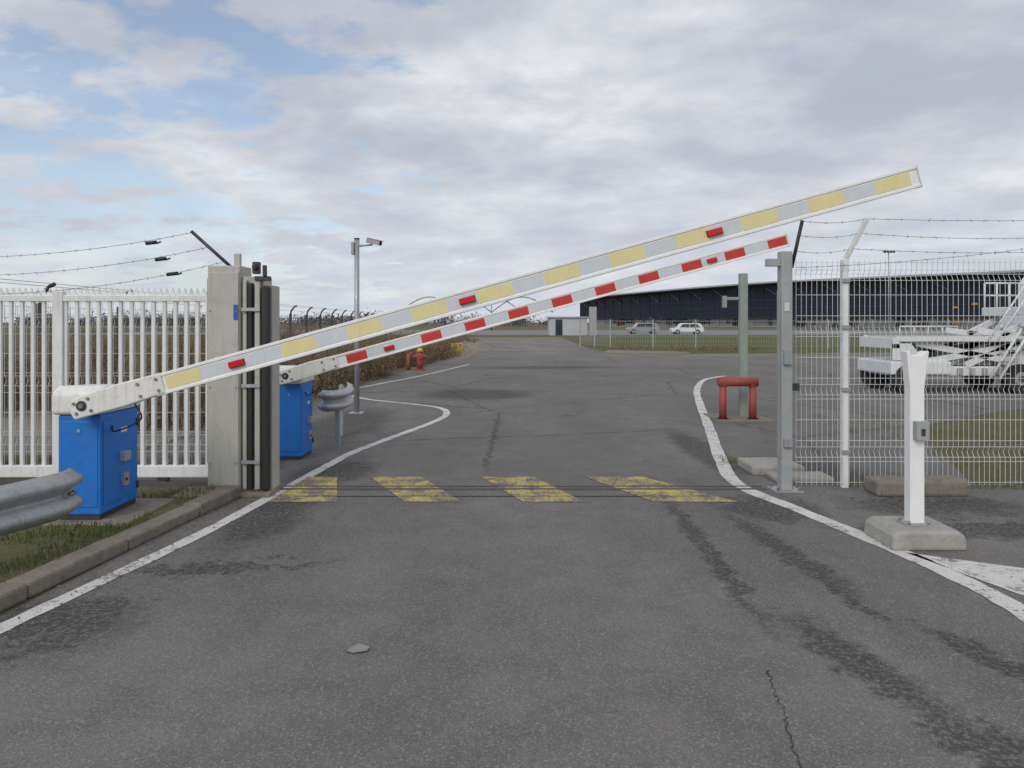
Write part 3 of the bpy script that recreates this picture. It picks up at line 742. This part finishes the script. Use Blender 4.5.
for yy in (y0+.16,y1-.25):
    for p,q in (((8.5,.66),(10.9,1.12)),((8.5,1.12),(10.9,.66)),((9.6,.62),(12.6,2.0)),((9.9,1.4),(12.2,1.1)),((10.4,1.3),(11.6,1.9))):
        u=Vector((q[0]-p[0],0,q[1]-p[1]));l=u.length;u.normalize();w=Vector((-u.z,0,u.x))
        mb.obox((p[0],yy,p[1]),u,w,Vector((0,1,0)),(0,l),(-.07,.07),(-.03,.05),'truckwhite')
    mb.tube((9.2,yy+.1,.6),(10.9,yy+.1,1.5),.045,'galv',10); mb.tube((9.2,yy+.1,.6),(10.1,yy+.1,1.08),.07,'greypaint',10)
mb.build('scissor_lift',E,.008)
mb=MB()
mb.box(10.9,14.2,y0,y1,1.75,1.95,'truckwhite')
mb.box(10.9,12.3,y0+.1,y0+.9,1.4,1.745,'truckwhite')
mb.tube((10.7,y0-.12,1.62),(13.6,y0-.12,1.62),.13,'truckwhite',14)
mb.build('main_platform',E,.02)
mb=MB()
for yy in (y0+.03,y1-.05):
    for i in range(4): mb.tube((10.95+i*.3,yy,1.95),(10.95+i*.3,yy,2.55),.022,'truckwhite',8)
    for z in (2.25,2.55): mb.tube((10.95,yy,z),(11.85,yy,z),.022,'truckwhite',8)
for i in range(5): mb.tube((8.05+i*.32,y0+.02,1.28),(8.05+i*.32,y0+.02,1.5),.014,'truckwhite',6)
mb.tube((8.05,y0+.02,1.5),(9.35,y0+.02,1.5),.018,'truckwhite',6)
# access steps
for i in range(5): mb.box(10.1+i*.16,10.3+i*.16,y0-.34,y0-.04,.45+i*.25,.48+i*.25,'galv')
for yy in (y0-.36,y0-.04): mb.tube((10.05,yy,.35),(10.95,yy,1.78),.03,'truckwhite',8); mb.tube((10.0,yy,1.2),(10.9,yy,2.55),.02,'truckwhite',8)
mb.build('handrails_and_steps',E)
mb=MB(); mb.prism([(11.45,1.952),(13.4,1.952),(13.4,2.95),(11.8,2.95),(11.45,2.5)],y0+.1,y0+1.2,'truckwhite'); mb.build('cab',E,.04)
mb=MB(); mb.prism([(11.6,2.3),(11.9,2.8),(13.2,2.8),(13.2,2.3)],y0+.08,y0+.097,'window'); mb.tube((12.0,y0+.3,2.95),(12.0,y0+.3,3.1),.07,'orange',10); mb.build('cab_window',E)
mb=MB()
for cx in (8.25,10.75,13.2):
    for s in (y0-.02,y1-.28):
        mb.tube((cx,s,.33),(cx,s+.3,.33),.33,'tyre',20)
    mb.tube((cx,y0-.035,.33),(cx,y0-.02,.33),.15,'galv',14); mb.tube((cx,y0-.06,.33),(cx,y0-.03,.33),.07,'dark',10)
mb.build('wheels',E,.02)
mb=MB()
for i in range(4): mb.box(9.4+i*.28,9.5+i*.28,y0+.08,y0+.14,.42,.56,'greypaint')
mb.box(9.3,10.3,y0+.3,y0+.9,.62,1.0,'greypaint')
mb.box(11.4,12.0,y0-.045,y0-.031,.8,1.05,'dark'); mb.path([(10.3,y0,1.1),(10.5,y0-.02,.9),(10.9,y0-.02,1.0),(11.2,y0,1.5)],.02,'black',6)
mb.build('hoses_and_vents',E)

# ---------------------------------------------------------------- world
w=bpy.data.worlds.new('World'); sc.world=w; w.use_nodes=True; nt=w.node_tree
try: w.cycles.sampling_method='MANUAL'; w.cycles.sample_map_resolution=256
except Exception: pass
for n_ in list(nt.nodes): nt.nodes.remove(n_)
out=N(nt,'ShaderNodeOutputWorld'); sky=N(nt,'ShaderNodeTexSky',sky_type='NISHITA'); sky.sun_disc=False
SE,SR=math.radians(36),math.radians(205)
sky.sun_elevation=SE; sky.sun_rotation=SR
bg1=N(nt,'ShaderNodeBackground'); bg1.inputs[1].default_value=.15; nt.links.new(sky.outputs[0],bg1.inputs[0])
tc=N(nt,'ShaderNodeTexCoord'); sep=N(nt,'ShaderNodeSeparateXYZ'); nt.links.new(tc.outputs['Generated'],sep.inputs[0])
zz=math_(nt,'ADD',math_(nt,'MAXIMUM',sep.outputs[2],0),.20)
cx=math_(nt,'DIVIDE',sep.outputs[0],zz); cy=math_(nt,'DIVIDE',sep.outputs[1],zz)
cmb=N(nt,'ShaderNodeCombineXYZ'); nt.links.new(cx,cmb.inputs[0]); nt.links.new(cy,cmb.inputs[1])
cv=mapping(nt,cmb.outputs[0],(5.3,2.2,0),(0,0,.25),(1,1.1,1))
n1=noise(nt,cv,1.5,7,.55,.1); n2=noise(nt,cv,3.6,6,.6,.15)
sv=mapping(nt,cmb.outputs[0],(7.3,4.1,0),(0,0,-.3),(.8,1,1)); n3=noise(nt,sv,1.1,4,.5)
col=mixc(nt,mrange(nt,n1,.38,.64),(.47,.51,.59),(.80,.815,.85))
col=mixc(nt,mrange(nt,n2,.42,.68,0,.6),col,(.45,.485,.565))
hz=mrange(nt,sep.outputs[2],0,.25,1,0)
col=mixc(nt,math_(nt,'MULTIPLY',hz,.6),col,(.70,.75,.82))
bg2=N(nt,'ShaderNodeBackground'); nt.links.new(col,bg2.inputs[0]); bg2.inputs[1].default_value=1.0
# openings in the cloud deck lie towards the north-west (left of the road)
g=math_(nt,'ADD',math_(nt,'MULTIPLY',n1,.35),math_(nt,'MULTIPLY',n2,.65))
bias=mrange(nt,sep.outputs[0],-.42,.05,-.045,.12)
g=math_(nt,'ADD',g,bias)
mask=mrange(nt,g,.39,.50); mask=math_(nt,'MAXIMUM',mask,math_(nt,'MULTIPLY',hz,.85)); mask=math_(nt,'MAXIMUM',mask,.3)
mx=N(nt,'ShaderNodeMixShader'); nt.links.new(mask,mx.inputs[0]); nt.links.new(bg1.outputs[0],mx.inputs[1]); nt.links.new(bg2.outputs[0],mx.inputs[2])
nt.links.new(mx.outputs[0],out.inputs[0])

ld=bpy.data.lights.new('sun','SUN'); ld.energy=1.4; ld.angle=math.radians(30); ld.color=(1,.95,.88)
lo=bpy.data.objects.new('sun',ld); sc.collection.objects.link(lo)
sd=Vector((math.sin(SR)*math.cos(SE),math.cos(SR)*math.cos(SE),math.sin(SE)))
lo.rotation_euler=sd.to_track_quat('Z','Y').to_euler()

cd=bpy.data.cameras.new('camera'); cd.sensor_width=36; cd.lens=27.07; cd.shift_y=-62/1024; cd.clip_end=4000; cd.clip_start=.05
co=bpy.data.objects.new('camera',cd); sc.collection.objects.link(co); co.location=(0,0,1.6); co.rotation_euler=(math.pi/2,0,0)
sc.camera=co
sc.view_settings.view_transform='Standard'; sc.view_settings.look='None'; sc.view_settings.exposure=0
